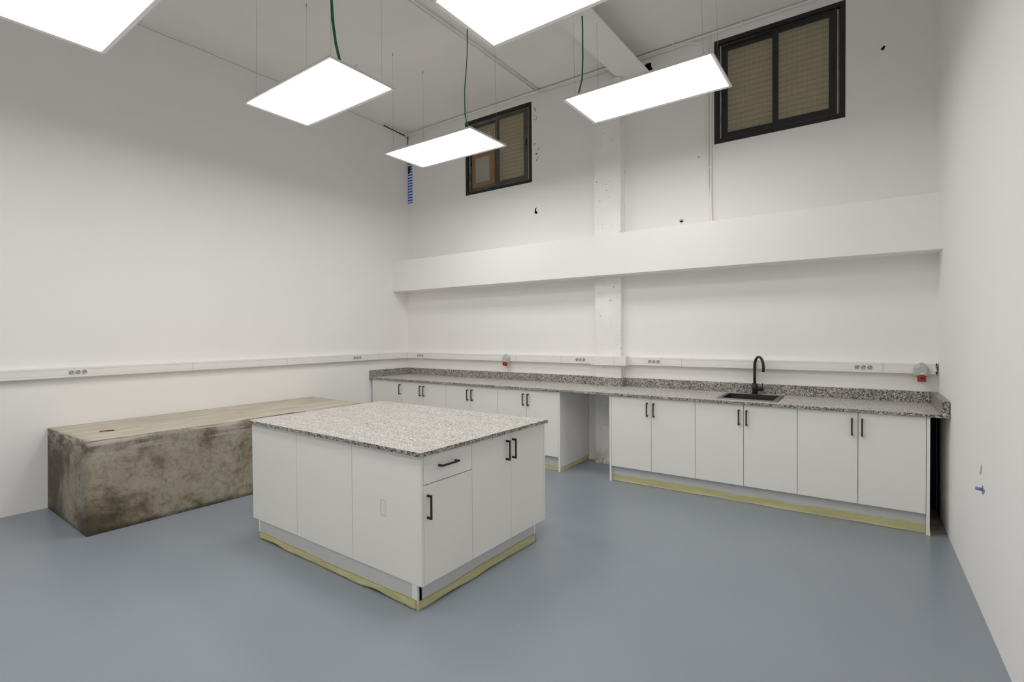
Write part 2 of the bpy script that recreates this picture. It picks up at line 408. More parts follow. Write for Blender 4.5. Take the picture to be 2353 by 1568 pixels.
# bulkhead, pier and steel beam
tr = MB().box(-0.02, 6.315, -0.2814, YU, 2.1516, 2.6005, bev=0.002).build('trim_1', 'wall_paint')
struct(tr, 'white boxed bulkhead across the back wall', 'beam')
m = MB()
nz = 60
def ring(z):
    j = 0.0035 if True else 0
    y0 = -0.088 - (0.03 if z < 0.03 else 0)
    r_ = lambda: random.uniform(-j, j)
    return [(3.222 + r_(), y0 + r_(), z), (3.30, y0 + r_() * .4, z), (3.46, y0 + r_() * .4, z), (3.540 + r_(), y0 + r_(), z), (3.541, YU, z), (3.221, YU, z)]
rs = []
for k in range(nz + 1):
    z = 4.39 * k / nz
    rs.append([m.bm.verts.new(p) for p in ring(z)])
for k in range(nz):
    for i in range(6): m.bm.faces.new((rs[k][i], rs[k][(i + 1) % 6], rs[k + 1][(i + 1) % 6], rs[k + 1][i]))
m.bm.faces.new(rs[0]); m.bm.faces.new(rs[-1])
tr = m.build('trim_2', 'column_paint'); struct(tr, 'rough white-painted concrete pier on the back wall', 'column')
m = MB()
def ib(x): return x
for (a0, a1, z0, z1) in ((-0.168, 0.168, 4.400, 4.416), (-0.050, -0.034, 4.416, ZC)):
    m.box(a0, a1, YF, YU - 0.001, z0, z1)
m.map(lambda x, y, z: (x + 3.665 + 0.0292 * y, y, z))
tr = m.build('trim_3', 'ceiling_paint'); struct(tr, 'white-painted steel joist under the ceiling', 'beam')
blot(tr, 'wall_pocket', 'void', [(3.80, 4.424), (3.835, 4.400), (3.865, 4.385), (3.868, 4.43), (3.85, 4.47), (3.852, 4.505), (3.80, 4.51), (3.76, 4.48)], YU, 0.003)

# windows
def window(idx, w, gl, gr, label, taped):
    x0, x1, z0, z1 = w
    root = bpy.data.objects.new('window_%d' % idx, None); COL.objects.link(root); root.location = ((x0 + x1) / 2, YU, z0)
    struct(root, label, 'window')
    b = 0.042
    m = MB()   # black outer casing, a hair proud of the plaster
    m.box(x0, x0 + b, YU - 0.004, 0.15, z0, z1); m.box(x1 - b, x1, YU - 0.004, 0.15, z0, z1)
    m.box(x0 + b, x1 - b, YU - 0.004, 0.15, z0, z0 + b); m.box(x0 + b, x1 - b, YU - 0.004, 0.15, z1 - b, z1)
    m.build('outer_frame', 'frame_black', root)
    m = MB(); a0, a1, c0, c1 = x0 + b, x1 - b, z0 + b, z1 - b; t = 0.012
    m.box(a0, a0 + t, 0.070, 0.15, c0, c1); m.box(a1 - t, a1, 0.070, 0.15, c0, c1)
    m.box(a0, a1, 0.070, 0.15, c0, c0 + t); m.box(a0, a1, 0.070, 0.15, c1 - t, c1)
    m.box(a0, a1, 0.098, 0.101, c0 + t, c0 + t + 0.010); m.box(a0, a1, 0.098, 0.101, c1 - t - 0.010, c1 - t)
    m.build('sliding_track', 'alu_silver' if idx == 1 else 'alu_grey', root)
    m = MB(); m.box(a0 + t, a0 + t + 0.010, 0.066, 0.15, c0 + t, c1 - t); m.box(a1 - t - 0.010, a1 - t, 0.066, 0.15, c0 + t, c1 - t)
    m.build('jamb_strip', 'alu_silver', root)
    for side, g, y in (('l', gl, 0.106), ('r', gr, 0.082)):
        gx0, gx1, gz0, gz1 = g
        o0 = a0 + t if side == 'l' else gx0 - 0.042
        o1 = gx1 + 0.042 if side == 'l' else a1 - t
        p0, p1 = c0 + t * .6, c1 - t * .6
        m = MB()
        m.box(o0, gx0, y - 0.008, y + 0.012, p0, p1, bev=0.002); m.box(gx1, o1, y - 0.008, y + 0.012, p0, p1, bev=0.002)
        m.box(gx0, gx1, y - 0.008, y + 0.012, p0, gz0, bev=0.002); m.box(gx0, gx1, y - 0.008, y + 0.012, gz1, p1, bev=0.002)
        sa = m.build('sash', 'alu_grey' if idx == 1 else 'black_metal', root)
        MB().box(gx0 - 0.002, gx1 + 0.002, y, y + 0.004, gz0 - 0.002, gz1 + 0.002).build('pane', 'bronze_glass', sa)
        hx = (gx1 + o1) / 2 if side == 'r' else (o0 + gx0) / 2
        hz = gz0 + (gz1 - gz0) * (0.52 if side == 'r' else 0.44); hl = 0.09 if idx == 2 else 0.05
        m = MB(); m.box(hx - 0.008, hx + 0.008, y - 0.016, y - 0.008, hz - hl, hz + hl, bev=0.002); m.box(hx - 0.005, hx + 0.005, y - 0.024, y - 0.016, hz - hl * .6, hz - hl * .1, bev=0.002)
        m.build('latch', 'black_matt', sa)
        if taped and side == 'l':
            m = MB()
            tx0, tx1, tz0, tz1 = gx0 + 0.006, gx1 - 0.012, 3.575, 4.03
            ix0, ix1, iz0, iz1 = 1.300, 1.552, 3.632, 3.975
            yy = y - 0.0095
            for q in ((tx0, ix0, tz0 - .012, tz1), (ix1, tx1, tz0, tz1 + .06), (ix0, ix1, tz0 - .005, iz0), (ix0, ix1, iz1, tz1)):
                m.box(q[0], q[1], yy, y - 0.001, q[2], q[3])
            m.build('brown_tape', 'brown_tape', sa)
            MB().box(ix0 - 0.01, ix1 + 0.01, y - 0.006, y - 0.001, iz0 - 0.01, iz1 + 0.01).build('taped_sheet', 'cardboard', sa)
    # closed roller shutter outside the glass
    m = MB(); k = 0; z = z0 + 0.01
    while z < z1 - 0.02:
        zt = min(z + 0.045, z1)
        m.prism([(-0.19, z), (-0.181, z + 0.006), (-0.178, (z + zt) / 2), (-0.181, zt - 0.006), (-0.19, zt), (-0.196, zt), (-0.196, z)], 'x', x0 - 0.0 + .001, x1 - .001)
        z += 0.052
    m.build('roller_shutter', 'shutter_paint', root)
    m = MB(); m.box(x0, x1, 0.26, 0.30, z0, z1); m.build('opening_backing', 'frame_black', root)
window(1, W1, (1.236, 1.653, 3.552, 4.402), (1.730, 2.133, 3.583, 4.410), 'smaller black sliding window with a brown-taped pane', True)
window(2, W2, (4.637, 5.050, 3.571, 4.405), (5.106, 5.522, 3.575, 4.416), 'larger black sliding window at the upper right', False)

# ------------------------------------------------------------------ lamps
def lamp(cx, cy, label, rot=0.0, cable=None, tilt=0.0, zz=3.49):
    LX, LY = 1.175, 0.565; fw = 0.021; th = 0.012
    r = thing('panel_lamp', label, 'lamp', (cx, cy, zz), 'hanging lit panel lamps')
    c_, s_ = math.cos(rot), math.sin(rot)
    T = Matrix.Translation((cx, cy, zz)) @ Matrix.Rotation(rot, 4, 'Z') @ Matrix.Rotation(tilt, 4, 'X')
    hx, hy = LX / 2, LY / 2
    m = MB(T)
    # bevelled rim: the lower face slopes in towards the diffuser
    o_ = [(-hx - fw, -hy - fw), (hx + fw, -hy - fw), (hx + fw, hy + fw), (-hx - fw, hy + fw)]; i_ = [(-hx, -hy), (hx, -hy), (hx, hy), (-hx, hy)]
    vv = [[m.bm.verts.new((x, y, z)) for x, y in p] for p, z in ((o_, th), (o_, -0.006), (i_, 0.0005), (i_, th))]
    for k in range(4):
        for q in range(4): m.bm.faces.new((vv[k][q], vv[k][(q + 1) % 4], vv[(k + 1) % 4][(q + 1) % 4], vv[(k + 1) % 4][q]))
    m.build('frame', 'frame_white', r)
    m = MB(T); m.box(-hx, hx, -hy, hy, 0.001, 0.004); m.build('diffuser', 'lamp_diffuser', r)
    m = MB(T); m.box(-hx, hx, -hy, hy, 0.005, th); m.build('back_plate', 'frame_white', r)
    for a, b in ((-1, -1), (-1, 1), (1, -1), (1, 1)):
        p = T @ Vector((a * 0.527, b * 0.234, th))
        top = Vector((p.x - 0.05, p.y + 0.05, ZC))
        m = MB(); m.tube([p, p.lerp(top, .5), top], 0.0011, 6)
        m.cyl(top - Vector((0, 0, 0.03)), top, 0.005, 8); m.cyl(p, p + Vector((0, 0, 0.02)), 0.004, 8)
        m.build('suspension_wire', 'steel_wire', r)
    if cable:
        m = MB(); m.tube([T @ Vector(q) if q[2] < 0.5 else Vector((cx + q[0], cy + q[1], min(zz + q[2], ZC))) for q in cable[0]], cable[1], 8)
        m.build('power_cable', 'green_cable', r)
        a = T @ Vector(cable[0][-1])
        m = MB(T); q = cable[2]
        m.box(q[0] - 0.03, q[0] + 0.03, q[1] - 0.012, q[1] + 0.012, th, th + 0.02)
        m.tube([(q[0] - .02, q[1], th + .02), (q[0] - .03, q[1], th + .06), (q[0] - .005, q[1] + .004, th + .075), (q[0] + .012, q[1], th + .02)], 0.003, 6)
        m.build('driver_clip', 'frame_white', r)
    return r
lamp(2.07, -2.933, 'lit hanging LED panel on the thickest green cable, whole in view over the island', -0.012,
     ([(0.62, -0.30, 1.13), (0.61, -0.285, 0.8), (0.60, -0.29, 0.55), (0.575, -0.25, 0.30), (0.58, -0.23, 0.14), (0.585, -0.20, 0.02)], 0.011, (0.54, -0.02)))
lamp(2.092, -1.417, 'lit hanging LED panel in front of the smaller window on a looping thin green cable', 0.008,
     ([(0.44, -0.12, 1.13), (0.45, -0.14, 0.8), (0.43, -0.16, 0.45), (0.43, -0.16, 0.22), (0.46, -0.17, 0.11), (0.52, -0.10, 0.06), (0.55, 0.06, 0.035)], 0.0055, (0.56, 0.06)), tilt=0.012)
lamp(4.306, -1.392, 'lit hanging LED panel overlapping the bottom left of the larger window', -0.01,
     ([(-0.64, 0.12, 1.13), (-0.62, 0.10, 0.8), (-0.60, 0.06, 0.5), (-0.59, 0.02, 0.3), (-0.57, -0.08, 0.14), (-0.56, -0.16, 0.02)], 0.0075, (0.2, 0.0)))
lamp(2.025, -4.486, 'lit LED panel cut off by the top left corner of the photo', -0.012)
lamp(4.289, -2.959, 'lit LED panel cut off by the top edge, nearest the steel joist', -0.01)
lamp(4.289, -4.48, 'lit LED panel hanging over the viewer', 0.0)
lamp(2.05, -6.03, 'added unseen LED panel behind the viewer on the left', 0.0)  # unseen, carries the lamp grid on; added to light the room
lamp(4.29, -6.03, 'added unseen LED panel behind the viewer on the right', 0.0)  # its unseen twin, likewise added for the room's light

# ------------------------------------------------------------------ conduits
def conduit(label, pts, r=0.011, clips=()):
    o = thing('cable_conduit', label, 'conduit', pts[0], 'white painted conduits')
    MB().tube(pts, r, 10).build('pipe', 'conduit_paint', o)
    for c, ax in clips:
        m = MB(); h = 0.007
        if ax == 'x': m.box(c[0] - h, c[0] + h, c[1] - r * 1.5, c[1] + r * 1.5, c[2] - r * 1.5, c[2] + r * 1.7, bev=0.002)
        elif ax == 'y': m.box(c[0] - r * 1.7, c[0] + r * 1.7, c[1] - h, c[1] + h, c[2] - r * 1.4, c[2] + r * 1.4, bev=0.002)
        else: m.box(c[0] - r * 1.6, c[0] + r * 1.6, c[1] - r * 1.4, c[1] + r * 1.4, c[2] - h, c[2] + h, bev=0.002)
        m.build('clip', 'conduit_paint', o)
    return o
y0 = YU - 0.020
conduit('white conduit along the ceiling edge above both windows, running wall to wall',
        [(0.0, -0.02, 4.548), (0.15, 0.02, 4.562), (0.45, y0, 4.590), (0.75, y0, 4.593), (2.3, y0, 4.594), (4.6, y0, 4.595), (6.30, y0, 4.595)], 0.013,
        [((x, y0, 4.594), 'x') for x in (1.0, 1.72, 3.0, 4.1, 4.78, 5.5)])
arc = [(4.24 + 0.215 * math.sin(k * PI / 16), y0, 4.360 + 0.215 * math.cos(k * PI / 16)) for k in range(1, 9)]
conduit('white conduit arcing down the wall just left of the larger window',
        [(2.40, y0, 4.573), (3.2, y0, 4.574), (4.10, y0, 4.576), (4.24, y0, 4.575)] + arc + [(4.456, y0, 3.6), (4.460, y0, 3.12), (4.470, y0, 2.95), (4.480, y0, 2.75), (4.482, y0, 2.605)], 0.010,
        [((4.456, y0, 4.20), 'z'), ((4.459, y0, 3.20), 'z')])
conduit('white vertical conduit hugging the left side of the larger window',
        [(4.43, y0, 4.600), (4.452, y0, 4.585), (4.485, y0, 4.545), (4.488, y0, 4.48), (4.488, y0, 3.6), (4.488, y0, 3.10), (4.490, y0, 2.80), (4.496, y0, 2.68), (4.51, y0, 2.625), (4.522, y0, 2.605)], 0.010,
        [((4.488, y0, 4.18), 'z'), ((4.488, y0, 3.22), 'z')])
conduit('white ceiling conduit running toward the viewer from the T joint, right of its twin',
        [(2.395, YU - 0.02, ZC - 0.020), (2.385, -1.2, ZC - 0.020), (2.36, -2.3, ZC - 0.020), (2.30, -4.2, ZC - 0.020), (2.22, -7.0, ZC - 0.020)], 0.012,
        [((2.39, -0.25, ZC - 0.020), 'y'), ((2.385, -0.9, ZC - 0.020), 'y'), ((2.382, -1.6, ZC - 0.020), 'y')])
conduit('thinner white ceiling conduit running toward the viewer from the T joint, left of its twin',
        [(2.352, YU - 0.02, ZC - 0.014), (2.345, -1.2, ZC - 0.014), (2.32, -2.3, ZC - 0.014), (2.26, -4.2, ZC - 0.014), (2.18, -7.0, ZC - 0.014)], 0.008,
        [((2.35, -0.3, ZC - 0.014), 'y'), ((2.345, -1.0, ZC - 0.014), 'y')])

# blue and white checked strip in the back left corner
m = MB(); m.box(0.004, 0.098, YU - 0.006, YU, 3.535, 4.20)
o = m.build('plastic_strip', 'blue_check', None, (0.05, YU, 3.535)); tag(o, 'narrow blue and white checked plastic strip up in the back left corner', 'plastic strip')
MB().hexa([(0.010, YU - 0.007, 3.98), (0.060, YU - 0.007, 4.00), (0.060, YU - 0.005, 4.00), (0.010, YU - 0.005, 3.98)],
          [(0.012, YU - 0.007, 4.09), (0.075, YU - 0.007, 4.11), (0.075, YU - 0.005, 4.11), (0.012, YU - 0.005, 4.09)]).build('dark_smear', 'black_matt', o)
m = MB(); m.box(0.10, 0.176, YU - 0.003, YU + 0.001, 3.435, 4.54, bev=0.001); m.build('plaster_patch', 'wall_paint', wb)

# ------------------------------------------------------------------ trunking
PROF = [(0, 1.143), (.050, 1.143), (.058, 1.149), (.058, 1.163), (.0545, 1.1645), (.0545, 1.1665), (.057, 1.168), (.057, 1.213), (.0545, 1.2145), (.0545, 1.2165), (.058, 1.218), (.058, 1.234), (.052, 1.240), (0, 1.240)]
def trunk_back(label, xa, xb, seams):
    o = thing('cable_trunking', label, 'trunking', (xa, 0, 1.143), 'white wall trunking')
    MB().prism(PROF, 'x', xa, xb).build('body', 'plastic_white', o)
    for s in seams:
        MB().box(s - 0.0012, s + 0.0012, -0.0584, -0.050, 1.1455, 1.2375).build('joint', 'socket_cup', o)
    return o
t1 = trunk_back('white cable trunking on the back wall left of the pier', 0.062, 3.186, (0.55, 2.081, 2.75))
m = MB(); m.box(0.0, 0.095, -0.0605, 0, 1.1405, 1.2425, bev=0.003); m.build('corner_cover', 'plastic_white', t1)
t2 = trunk_back('white cable trunking on the back wall right of the pier', 3.618, 6.288, (3.99, 4.208, 5.93))
m = MB(); m.prism([(.02, 1.146), (.059, 1.149), (.059, 1.165), (.050, 1.168), (.050, 1.195), (.059, 1.197), (.059, 1.204), (.052, 1.206), (.052, 1.211), (.059, 1.213), (.059, 1.235), (.02, 1.237)], 'x', 6.281, 6.2895)
m.build('open_end', 'frame_black', t2)
o = thing('cable_trunking', 'white trunking cover stepping out around the concrete pier', 'trunking', (3.40, -0.09, 1.139), 'white wall trunking')
m = MB(); m.box(3.225, 3.618, -0.148, -0.0935, 1.139, 1.244, bev=0.004); m.box(3.5445, 3.618, -0.1, 0, 1.139, 1.244, bev=0.004); m.box(3.186, 3.2245, -0.148, 0, 1.139, 1.244, bev=0.004)
m.build('body', 'plastic_white', o)
m = MB(); m.box(3.480, 3.482, -0.1487, -0.14, 1.142, 1.241); m.build('joint', 'socket_cup', o)
o = thing('cable_trunking', 'long white cable trunking on the left wall above the concrete bench', 'trunking', (0, -3, 1.143), 'white wall trunking')
m = MB(); m.prism(PROF, 'y', YF + 0.3, -0.062); m.map(lambda x, y, z: (x + lw(y), y, z)); m.build('body', 'plastic_white', o)
for s in (-4.0, -3.03, -1.987, -0.6):
    m = MB(); m.box(0.050, 0.0584, s - 0.0012, s + 0.0012, 1.1455, 1.2375); m.map(lambda x, y, z: (x + lw(y), y, z)); m.build('joint', 'socket_cup', o)

# sockets: one 45 mm module built once, then copied
def socket_proto():
    r = thing('power_socket', 'x', 'socket', (0, 0, 0), 'round power sockets in the trunking')
    n = 24; R = 0.0195; h = 0.0222
    m = MB(); rim = []; out = []; cup = []
    def sq(a):
        c, s = math.cos(a), math.sin(a); k = h / max(abs(c), abs(s)); return c * k, s * k
    for k in range(n):
        a = 2 * PI * (k + .5) / n
        x, z = sq(a); out.append(m.bm.verts.new((x, -0.0025, z))); rim.append(m.bm.verts.new((R * math.cos(a), -0.0035, R * math.sin(a))))
    bk = [m.bm.verts.new((v.co.x, 0.0, v.co.z)) for v in out]
    for k in range(n):
        j = (k + 1) % n
        m.bm.faces.new((out[k], out[j], rim[j], rim[k])); m.bm.faces.new((bk[k], bk[j], out[j], out[k]))
    m.build('face_plate', 'socket_white', r)
    m = MB(); a_, b_ = [], []
    for k in range(n):
        a = 2 * PI * (k + .5) / n
        a_.append(m.bm.verts.new((R * math.cos(a), -0.0034, R * math.sin(a)))); b_.append(m.bm.verts.new((R * .94 * math.cos(a), -0.0008, R * .94 * math.sin(a))))
    for k in range(n): m.bm.faces.new((a_[k], a_[(k + 1) % n], b_[(k + 1) % n], b_[k]))
    m.bm.faces.new(b_); m.build('cup', 'socket_cup', r)
    for sx in (-1, 1):
        q = 0.0095
        MB().cyl((sx * q * .72, -0.0016, sx * q * .72), (sx * q * .72, -0.0006, sx * q * .72), 0.0038, 12).build('pin_hole', 'void', r)
    for sx in (-1, 1):
        MB().box(sx * .0125 - .0022, sx * .0125 + .0022, -0.0030, -0.0008, -sx * .0125 - .0022, -sx * .0125 + .0022).build('earth_clip', 'black_metal' if sx == 1 else 'chrome', r)
    return r
SP = socket_proto(); first = [True]
def sock(loc, rotz, label):
    if first[0]: o = SP; first[0] = False; o.location = loc; o['label'] = label
    else: o = dup(SP, loc, label)
    o.rotation_euler = (0, 0, rotz)
for trio, xs in (('by the back left corner', (0.289, 0.335, 0.381)), ('just left of the concrete pier', (2.966, 3.012, 3.058)),
                 ('just right of the concrete pier', (3.863, 3.909, 3.955)), ('left of the right-hand red socket', (5.745, 5.791, 5.837))):
    for w, x in zip(('left', 'middle', 'right'), xs):
        sock((x, -0.0572, 1.1905), 0, '%s of three round white sockets %s, back wall' % (w, trio))
for trio, ys in (('above the near end of the concrete bench', (-4.023, -3.977, -3.931)), ('on the left wall near the worktop', (-1.010, -0.965, -0.919))):
    for w, y in zip(('left', 'middle', 'right'), ys):
        sock((0.0572 + lw(y), y, 1.1905), PI / 2 - 0.0292, '%s of three round white sockets %s' % (w, trio))

# red industrial sockets
def ceesocket(x, label):
    r = thing('industrial_socket', label, 'socket', (x, -0.058, 1.118), 'grey and red industrial sockets')
    m = MB()
    f = [(-.050, 1.120), (.050, 1.120), (.052, 1.185), (.040, 1.212), (.022, 1.232), (-.022, 1.232), (-.040, 1.212), (-.052, 1.185)]
    g = [(-.036, 1.140), (.036, 1.140), (.030, 1.185), (.022, 1.205), (.014, 1.218), (-.014, 1.218), (-.022, 1.205), (-.030, 1.185)]
    va = [m.bm.verts.new((x + a, -0.059, z)) for a, z in f]; vb = [m.bm.verts.new((x + a, -0.082, z)) for a, z in f]; vc = [m.bm.verts.new((x + a, -0.125, z)) for a, z in g]
    for i in range(8):
        j = (i + 1) % 8
        m.bm.faces.new((va[i], va[j], vb[j], vb[i])); m.bm.faces.new((vb[i], vb[j], vc[j], vc[i]))
    m.bm.faces.new(va[::-1]); m.bm.faces.new(vc)
    bmesh.ops.bevel(m.bm, geom=list(m.bm.edges), offset=0.004, segments=2, affect='EDGES')
    m.cyl((x, -0.085, 1.222), (x, -0.085, 1.243), 0.015, 16)
    m.build('housing', 'plastic_grey', r)
    m = MB(); m.cyl((x, -0.092, 1.146), (x, -0.112, 1.090), 0.0285, 24, 0.030)
    m.box(x - 0.014, x + 0.014, -0.142, -0.118, 1.104, 1.130, bev=0.002); m.build('red_cup', 'plastic_red', r)
    m = MB(); m.box(x - 0.011, x + 0.011, -0.1435, -0.1415, 1.116, 1.122); m.build('slot', 'void', r)
    for s in (-1, 1):
        MB().cyl((x + s * 0.038, -0.094, 1.186), (x + s * 0.0385, -0.1005, 1.187), 0.0065, 12).build('screw', 'alu_grey', r)
    MB().box(x - 0.0125, x + 0.0125, -0.1262, -0.122, 1.150, 1.159).build('label_strip', 'socket_white', r)
ceesocket(1.935, 'grey and red industrial socket on the back wall left of the pier')
ceesocket(6.188, 'grey and red industrial socket in the right corner of the back wall')

# ------------------------------------------------------------------ worktop
CD = 0.7279; ZT = 0.90; CT = 0.0236; SH = 0.0965; ST = 0.02
COLX0, COLX1, COLY = 3.212, 3.549, -0.097
SKX0, SKX1, SKY0, SKY1 = 4.697, 5.165, -0.588, -0.165
wt = thing('worktop', 'long speckled grey granite worktop along the back wall', 'worktop', (3.1, -0.36, ZT - CT))
def slab(xs, ys, skip, z0, z1):
    m = MB(); V = {}
    def v(i, j, z):
        k = (i, j, z)
        if k not in V: V[k] = m.bm.verts.new((xs[i], ys[j], z))
        return V[k]
    nx, ny = len(xs) - 1, len(ys) - 1
    full = {(i, j) for i in range(nx) for j in range(ny)} - set(skip)
    for i, j in full:
        f = m.bm.faces.new((v(i, j, z1), v(i + 1, j, z1), v(i + 1, j + 1, z1), v(i, j + 1, z1))); f.material_index = 1
        m.bm.faces.new((v(i, j, z0), v(i, j + 1, z0), v(i + 1, j + 1, z0), v(i + 1, j, z0)))
        for (di, dj, a, b) in ((-1, 0, (i, j), (i, j + 1)), (1, 0, (i + 1, j), (i + 1, j + 1)), (0, -1, (i, j), (i + 1, j)), (0, 1, (i, j + 1), (i + 1, j + 1))):
            if (i + di, j + dj) not in full: m.bm.faces.new((v(*a, z0), v(*b, z0), v(*b, z1), v(*a, z1)))
    return m
m = slab([0.0, COLX0, COLX1, SKX0, SKX1, WD - .001], [-CD, SKY0, SKY1, COLY, -0.001], [(1, 3), (3, 1)], ZT - CT, ZT)
m.map(lambda x, y, z: (x + (lw(y) + .001 if x < 0.5 else 0), y, z))
m.build('slab', ['granite', 'granite_top'], wt)
zs = ZT + 0.0003; z1 = ZT + SH
m = MB(); m.hexa([(lw(-CD) + .001, -CD + .004, zs), (lw(-CD) + ST, -CD + .004, zs), (ST, -0.001, zs), (.001, -0.001, zs)],
                 [(lw(-CD) + .001, -CD + .004, z1), (lw(-CD) + ST, -CD + .004, z1), (ST, -0.001, z1), (.001, -0.001, z1)]); m.build('splashback', 'granite', wt)
MB().box(ST, COLX0 - ST - .001, -ST, -0.001, zs, z1).build('splashback', 'granite', wt)
MB().box(COLX0 - ST, COLX0 - .001, COLY - ST, -0.001, zs, z1).build('splashback', 'granite', wt)
MB().box(COLX0, COLX1 + ST, COLY - ST, COLY - .001, zs, z1).build('splashback', 'granite', wt)
MB().box(COLX1, COLX1 + ST, COLY, -0.001, zs, z1).build('splashback', 'granite', wt)
MB().box(COLX1 + ST + .001, WD - 0.046, -ST, -0.001, zs, z1).build('splashback', 'granite', wt)
MB().box(WD - 0.045, WD - 0.002, -CD + .012, -0.001, zs, z1).build('splashback', 'granite', wt)
m = MB()
for k in range(7):
    bmesh.ops.create_icosphere(m.bm, subdivisions=1, radius=random.uniform(.006, .012), matrix=Matrix.Translation((6.275 + random.uniform(-.012, .014), -CD - .002 + random.uniform(0, .012), ZT - .003 + random.uniform(-.008, .012))))
m.build('mortar_smear', 'mortar', wt)

# ------------------------------------------------------------------ base cabinets
YFR = -0.7019; ZD0 = 0.157; ZD1 = 0.872
def handle(parent, p, axis, M=None, out=(0, -1, 0), n=0.135):
    """bracket handle: flat bar on two square feet; p is the centre on the door face"""
    px, py, pz = p; ox, oy, _ = out
    m = MB(M); h = n / 2; w = 0.0055; d = 0.034
    def bx(a0, a1, d0, d1):
        # a along the bar, d outward
        if axis == 'z':
            if oy: m.box(px - w, px + w, py + oy * d1, py + oy * d0, pz + a0, pz + a1, bev=0.0012) if oy < 0 else None
            else: m.box(px + d0, px + d1, py - w, py + w, pz + a0, pz + a1, bev=0.0012)
        else:
            m.box(px + d0, px + d1, py + a0, py + a1, pz - w, pz + w, bev=0.0012)
    bx(-h, h, d - 0.0085, d); bx(-h, -h + 0.0125, 0, d - 0.0005); bx(h - 0.0125, h, 0, d - 0.0005)
    return m.build('handle', 'black_metal', parent)
def base_cabinet(x0, x1, label, doors, left_panel=False, right_panel=False, name='base_cabinet', sink=False):
    r = thing(name, label, 'cabinet', ((x0 + x1) / 2, -0.35, 0), 'white base cabinets under the back worktop')
    m = MB(); t = 0.016; ya, yb_ = YFR + 0.030, -0.03
    za = ZD0 + 0.002
    m.box(x0 + .001, x0 + t, ya, yb_, za, ZD1 + .003); m.box(x1 - t, x1 - .001, ya, yb_, za, ZD1 + .003)
    m.box(x0 + t, x1 - t, ya, yb_, za, za + t)
    if not sink: m.box(x0 + t, x1 - t, ya, yb_, ZD1 - t, ZD1 + .003)
    m.box(x0 + t, x1 - t, yb_ - .008, yb_, za + t, ZD1 - t)
    m.build('carcass', 'cabinet_edge', r)
    for (a, b, hx) in doors:
        d = MB().box(a + 0.0019, b - 0.0019, YFR, YFR + 0.018, ZD0, ZD1, bev=0.0008).build('door', 'cabinet_white', r)
        handle(d, (hx, YFR, 0.760), 'z')
    if left_panel: MB().box(x0 - 0.021, x0 - 0.001, YFR - .001, -0.012, 0.0, ZD1 + .003, bev=0.0008).build('side_panel', 'cabinet_edge', r)
    if right_panel: MB().box(x1 + 0.001, x1 + 0.021, YFR - .001, -0.012, 0.0, ZD1 + .003, bev=0.0008).build('side_panel', 'cabinet_edge', r)
    return r
base_cabinet(0.018, 0.6175, 'white cabinet with a single door at the far left end of the worktop', [(0.018, 0.6175, 0.597)])
base_cabinet(0.6175, 1.4276, 'white double-door cabinet second from the left wall', [(0.6175, 1.0175, 0.986), (1.0175, 1.4276, 1.050)])
base_cabinet(1.4276, 2.2479, 'white double-door cabinet third from the left wall', [(1.4276, 1.8360, 1.800), (1.8360, 2.2479, 1.869)])
base_cabinet(2.2479, 3.0687, 'white double-door cabinet with the open kneehole on its right', [(2.2479, 2.6578, 2.620), (2.6578, 3.0687, 2.686)], right_panel=True)
base_cabinet(3.6887, 4.5177, 'white double-door cabinet with the open kneehole on its left', [(3.6887, 4.1027, 4.067), (4.1027, 4.5177, 4.132)], left_panel=True)
base_cabinet(4.5177, 5.3422, 'white double-door cabinet under the black sink', [(4.5177, 4.9306, 4.895), (4.9306, 5.3422, 4.957)], sink=True)
base_cabinet(5.3422, 6.1723, 'white double-door cabinet at the right end beside the dark gap', [(5.3422, 5.7577, 5.718), (5.7577, 6.1723, 5.783)], right_panel=True)
o = MB().box(0.02, 3.0695, -0.662, -0.646, 0.0, ZD0 - .004).build('plinth_board', 'toe_board', None, (1.5, -0.65, 0)); tag(o, 'pale grey plinth board under the left run of cabinets', 'plinth')
o = MB().box(3.689, 6.172, -0.662, -0.646, 0.0, ZD0 - .004).build('plinth_board', 'toe_board', None, (4.9, -0.65, 0)); tag(o, 'long pale grey plinth board under the sink run of cabinets', 'plinth')
# service gap behind the cabinets stays empty: pipes are not seen

# ------------------------------------------------------------------ masking tape
def tape(label, p0, p1, nrm, h=0.05, low=0.004, amp=0.010, M=None, wob=0.004):
    p0, p1, nrm = Vector(p0), Vector(p1), Vector(nrm)
    n = max(6, int((p1 - p0).length / 0.022)); rows = 5
    ph = [random.uniform(0, 6.28) for _ in range(6)]
    m = MB(M); V = []
    for i in range(n + 1):
        s = i / n; l = s * (p1 - p0).length
        top = h + wob * math.sin(l * 4.1 + ph[0]) + 0.5 * wob * math.sin(l * 13 + ph[1])
        bot = low + max(0, amp * (0.5 + 0.5 * math.sin(l * 5.3 + ph[2])) * (0.6 + 0.4 * math.sin(l * 17 + ph[3]))) + random.uniform(0, .0025)
        if i in (0, n): bot = 0.002
        col = []
        for k in range(rows + 1):
            f = k / rows; z = bot + (top - bot) * f
            off = 0.0016 + (0.007 * (1 - f) ** 2 * (0.5 + 0.5 * math.sin(l * 9 + ph[4]))) + 0.0016 * (0.5 + 0.5 * math.sin(l * 31 + 5 * f + ph[5])) * (1 - f * .6)
            q = p0.lerp(p1, s) + nrm * off; col.append(m.bm.verts.new((q.x, q.y, z)))
        V.append(col)
    for i in range(n):
        for k in range(rows):
            f = m.bm.faces.new((V[i][k], V[i + 1][k], V[i + 1][k + 1], V[i][k + 1])); f.smooth = True
    bmesh.ops.solidify(m.bm, geom=list(m.bm.faces), thickness=0.0006)
    c = (p0 + p1) / 2
    if M: c = M @ c
    o = m.build('masking_tape', 'masking_tape', None, tuple(c))
    tag(o, label, 'tape', 'strips of yellow masking tape'); return o
